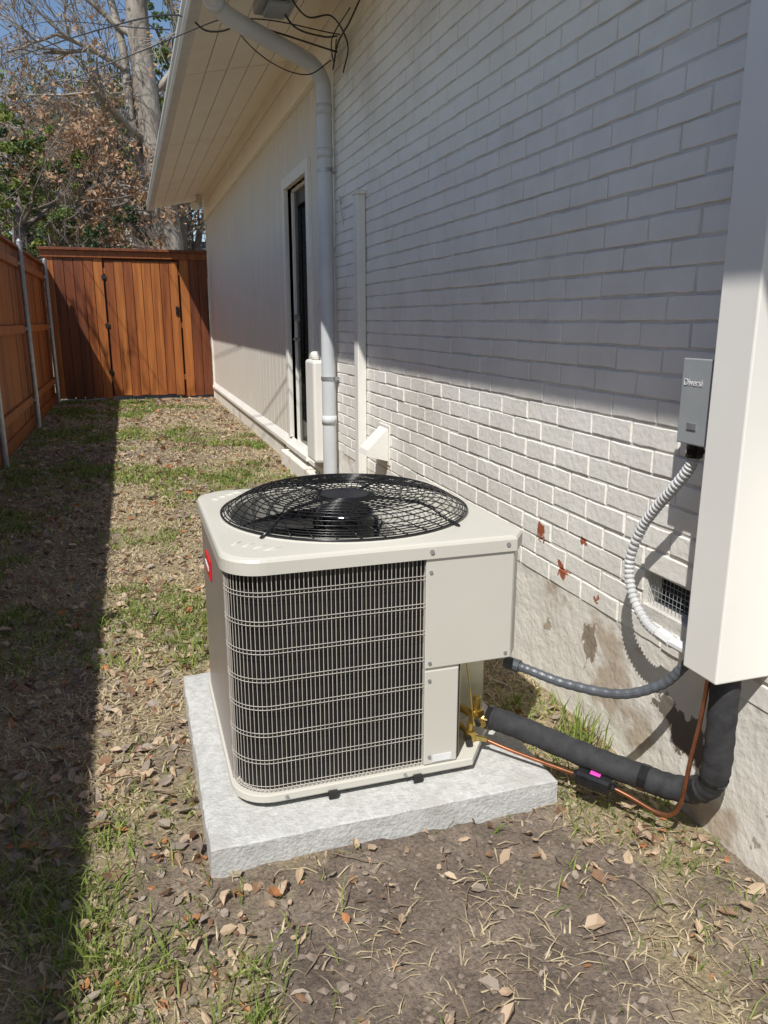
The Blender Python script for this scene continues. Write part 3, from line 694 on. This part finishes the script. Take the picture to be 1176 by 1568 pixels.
for base,dirn,rr,LL in [((1.08,19,3.2),(-.9,0,.6),.09,1.5),((1.0,19,4.2),(1,0,.8),.09,1.4),((.92,19,5),(-1,-.2,.7),.10,1.6),((.82,19,6),(.9,.2,.7),.09,1.5),((.78,19,7),(-1,.2,.5),.09,1.5),
     ((.5,19,5),(-1,.1,.3),.07,1.4),((.37,19.1,6.5),(-.9,-.2,.5),.07,1.4),((.1,19.2,8.3),(-.5,0,.8),.06,1.3),((.9,19,10.3),(-.4,0,1),.1,1.6),((1.0,19,4.0),(-.8,-.3,-.05),.06,1.3),((.7,19,4.1),(-1,0,.1),.05,1.2)]:
    grow(mb,Vector(base),Vector(dirn).normalized(),rr,LL,5,R,0,.5,.05,tips,(2,4))
mb.obj('trunk_and_limbs',M_bark,tr,smooth=True)
mb=MB()
for t in tips:
    if R.random()<.14: leaves(mb,t,(.15,.15,.13),R.randint(3,9),.05,[3,4,3],R)
mb.obj('foliage',M_lf,tr)
tr=empty('oak_tree'); mb=MB(); tips=[]
mb.tube(spline([(-.8,17.5,0),(-.75,17.5,1.8),(-.65,17.5,3.0),(-.5,17.5,3.8)],4),[.12-.06*i/12 for i in range(13)],8)
for base,dirn in [((-.75,17.5,2.0),(.7,0,.7)),((-.7,17.5,2.6),(-.8,0,.7)),((-.6,17.5,3.2),(.6,.3,.6)),((-.5,17.5,3.7),(-.1,0,1)),((-.5,17.5,3.6),(.8,-.3,.5)),((-.6,17.5,3.0),(-.7,-.3,.7)),((-.65,17.5,2.9),(.5,-.3,.8)),((-.5,17.5,3.4),(.3,.2,1)),((-.7,17.5,2.4),(.7,-.2,.5))]:
    grow(mb,Vector(base),Vector(dirn).normalized(),.045,.9,4,R,0,.5,.05,tips)
mb.obj('trunk_and_limbs',M_bark2,tr,smooth=True)
mb=MB()
for t in tips:
    if R.random()<.85: leaves(mb,t,(.18,.18,.16),R.randint(6,18),.052,[3,3,4,4],R)
mb.obj('foliage',M_lf,tr)
# leafless neighbour tree left of the fence (throws branch shadows on the gate)
tr=empty('bare_tree'); mb=MB(); RMIN[0]=.009
off=Vector((1.0,.2,0))
mb.tube(spline([Vector(p)+off for p in [(-4.2,10.2,0),(-4.1,10.2,1.8),(-3.8,10.3,3.4),(-3.6,10.4,4.6)]],4),[.16-.08*i/12 for i in range(13)],8)
for base,dirn in [((-4.0,10.2,2.6),(.3,.1,.9)),((-3.8,10.3,3.6),(.45,-.1,.8)),((-3.6,10.4,4.5),(.4,.1,1)),((-3.7,10.4,4.2),(-.5,.3,.8)),((-3.9,10.3,3.2),(.1,.6,.9)),((-3.6,10.4,4.6),(-.1,-.4,1))]:
    grow(mb,Vector(base)+off,Vector(dirn).normalized(),.055,.85,3,R,0,.35,.1,None,(2,3))
mb.obj('trunk_and_limbs',M_bark2,tr,smooth=True)
def evergreen(name,x,y,zb,zt,rw,mis,nl,size,seed,trunk=.12,bark=None):
    R=random.Random(seed); e=empty(name); mb=MB(); tips=[]
    mb.tube([(x,y,0),(x+.05,y,zb),(x,y,(zb+zt)/2)],[trunk,trunk*.8,trunk*.5],8)
    for k in range(7):
        a=R.uniform(0,6.28); grow(mb,Vector((x,y,R.uniform(zb*.8,(zb+zt)/2))),Vector((math.cos(a),math.sin(a),.8)).normalized(),trunk*.4,(zt-zb)*.3,3,R,0,.5,.1,tips)
    mb.obj('trunk_and_limbs',bark or M_bark2,e,smooth=True)
    mb=MB()
    for k in range(nl):
        v=Vector((R.gauss(0,1),R.gauss(0,1),R.gauss(0,1))).normalized()*(R.random()**.4)
        lump=1+.25*math.sin(v.x*5+seed)+.2*math.sin(v.z*7+seed*2)
        c=(x+v.x*rw*lump,y+v.y*rw,(zb+zt)/2+v.z*lump*(zt-zb)/2)
        s=R.uniform(.10,.26)*rw*.6
        leaves(mb,c,(s,s,s*.7),R.randint(30,55),size,[R.choice(mis),R.choice(mis)],R)
    mb.obj('foliage',M_lf,e)
evergreen('live_oak_tree',-1.75,16.5,2.0,5.3,1.0,[0,1,1,2],150,.045,3)
evergreen('live_oak_tree',-1.55,20,2.2,5.0,1.3,[0,1,1,2],110,.05,4)
evergreen('bush',-.45,15.6,1.2,3.25,.85,[2,2,2,0],95,.04,5,.06)
evergreen('bush',.35,16.4,1.0,2.8,.55,[2,2,0],50,.04,6,.06)
evergreen('evergreen_tree',1.6,23,5.8,9.5,1.3,[0,1,0],100,.06,8,.15)
evergreen('evergreen_tree',-.6,30,2.5,6.4,1.9,[2,2,0],85,.08,9,.2)
evergreen('evergreen_tree',-3.6,27,2.5,8.0,1.7,[0,1,2],85,.08,10,.2)
bt=empty('background_trees'); mb=MB(); tips=[]; R=random.Random(77); RMIN[0]=.012
for k in range(20):
    x=R.uniform(-5.0,2.2); y=R.uniform(23,37); h0=R.uniform(1.5,3.0)
    p=Vector((x,y,0)); q=Vector((x+R.uniform(-.3,.3),y,h0)); mb.tube([p,q],[.2,.16],7)
    for j in range(3):
        grow(mb,q,Vector((R.gauss(0,.35),R.gauss(0,.35),1)).normalized(),.10,R.uniform(1.9,2.7),5,R,0,.45,.10,tips,(2,3))
mb.obj('bare_branches',M_bark2,bt)
mb=MB()
for t in tips:
    q=R.random()
    if q<.16: leaves(mb,t,(.25,.25,.2),10,.06,[3,4],R)
    elif q<.34 and t.z<8: leaves(mb,t,(.4,.4,.3),26,.07,[0,1,2],R)
mb.obj('sparse_foliage',M_lf,bt)
mb=MB(); 
for k in range(260):
    x=R.uniform(-14,12); leaves(mb,(x,R.uniform(42,50),R.uniform(.5,3.5+3.5*float(vnoise(x,3,.35)))),(1.2,1.2,1.0),60,.14,[2,2,0,3],R)
mb.obj('treeline',M_lf,bt)

nh=empty('neighbouring_house')
mb=MB(); mb.box(-.5,6,26,33,0,2.7); mb.obj('walls',M_siding,nh)
mb=MB(); mb.add([(-.9,25.6,2.6),(6.4,25.6,2.6),(6.4,29.5,4.0),(-.9,29.5,4.0),(-.9,33.4,2.6),(6.4,33.4,2.6)],[(0,1,2,3),(3,2,5,4)]); mb.add([(-.5,26,2.7),(-.5,33,2.7),(-.5,29.5,3.95)],[(0,1,2)]); mb.obj('roof',M_roof,nh)
mb=MB(); mb.box(.08,.52,26.6,27.1,2.6,3.85); mb.box(.03,.57,26.55,27.15,3.851,3.93); mb.box(.16,.44,26.7,27.0,3.931,4.07); mb.obj('chimney',M_trim,nh,bevel=.01)

# ------------------------------------------------------------------ light, sky, camera
sd=Vector((1,1.30,-2.25)).normalized()
l=bpy.data.lights.new('sun','SUN'); l.energy=5; l.angle=math.radians(.53); l.color=(1,.97,.915)
lo=bpy.data.objects.new('sun',l); COL.objects.link(lo); lo.rotation_euler=sd.to_track_quat('-Z','Y').to_euler(); lo.location=(-3,-5,8)
w=bpy.data.worlds.new('World'); S.world=w; w.use_nodes=True; nt=w.node_tree
sk=nt.nodes.new('ShaderNodeTexSky'); sk.sky_type='NISHITA'; sk.sun_disc=False; sk.sun_elevation=math.asin(-sd.z); sk.sun_rotation=math.atan2(-sd.x,-sd.y)%(2*math.pi)
sk.air_density=1.0; sk.dust_density=.3; sk.ozone_density=1.8; sk.altitude=200
nt.links.new(sk.outputs[0],nt.nodes['Background'].inputs[0]); nt.nodes['Background'].inputs[1].default_value=.115
cd=bpy.data.cameras.new('camera'); cam=bpy.data.objects.new('camera',cd); COL.objects.link(cam); S.camera=cam
yaw,pit=math.radians(18),math.radians(14)
Fv=Vector((math.sin(yaw)*math.cos(pit),math.cos(yaw)*math.cos(pit),-math.sin(pit))); Rv=Vector((math.cos(yaw),-math.sin(yaw),0)); Uv=Rv.cross(Fv)
cam.matrix_world=Matrix(((Rv.x,Uv.x,-Fv.x,0),(Rv.y,Uv.y,-Fv.y,0),(Rv.z,Uv.z,-Fv.z,1.28),(0,0,0,1)))
cd.sensor_fit='VERTICAL'; cd.sensor_height=24; cd.lens=24*1178/1568; cd.clip_start=.05; cd.clip_end=500
S.view_settings.view_transform='Standard'; S.view_settings.look='None'; S.view_settings.exposure=0
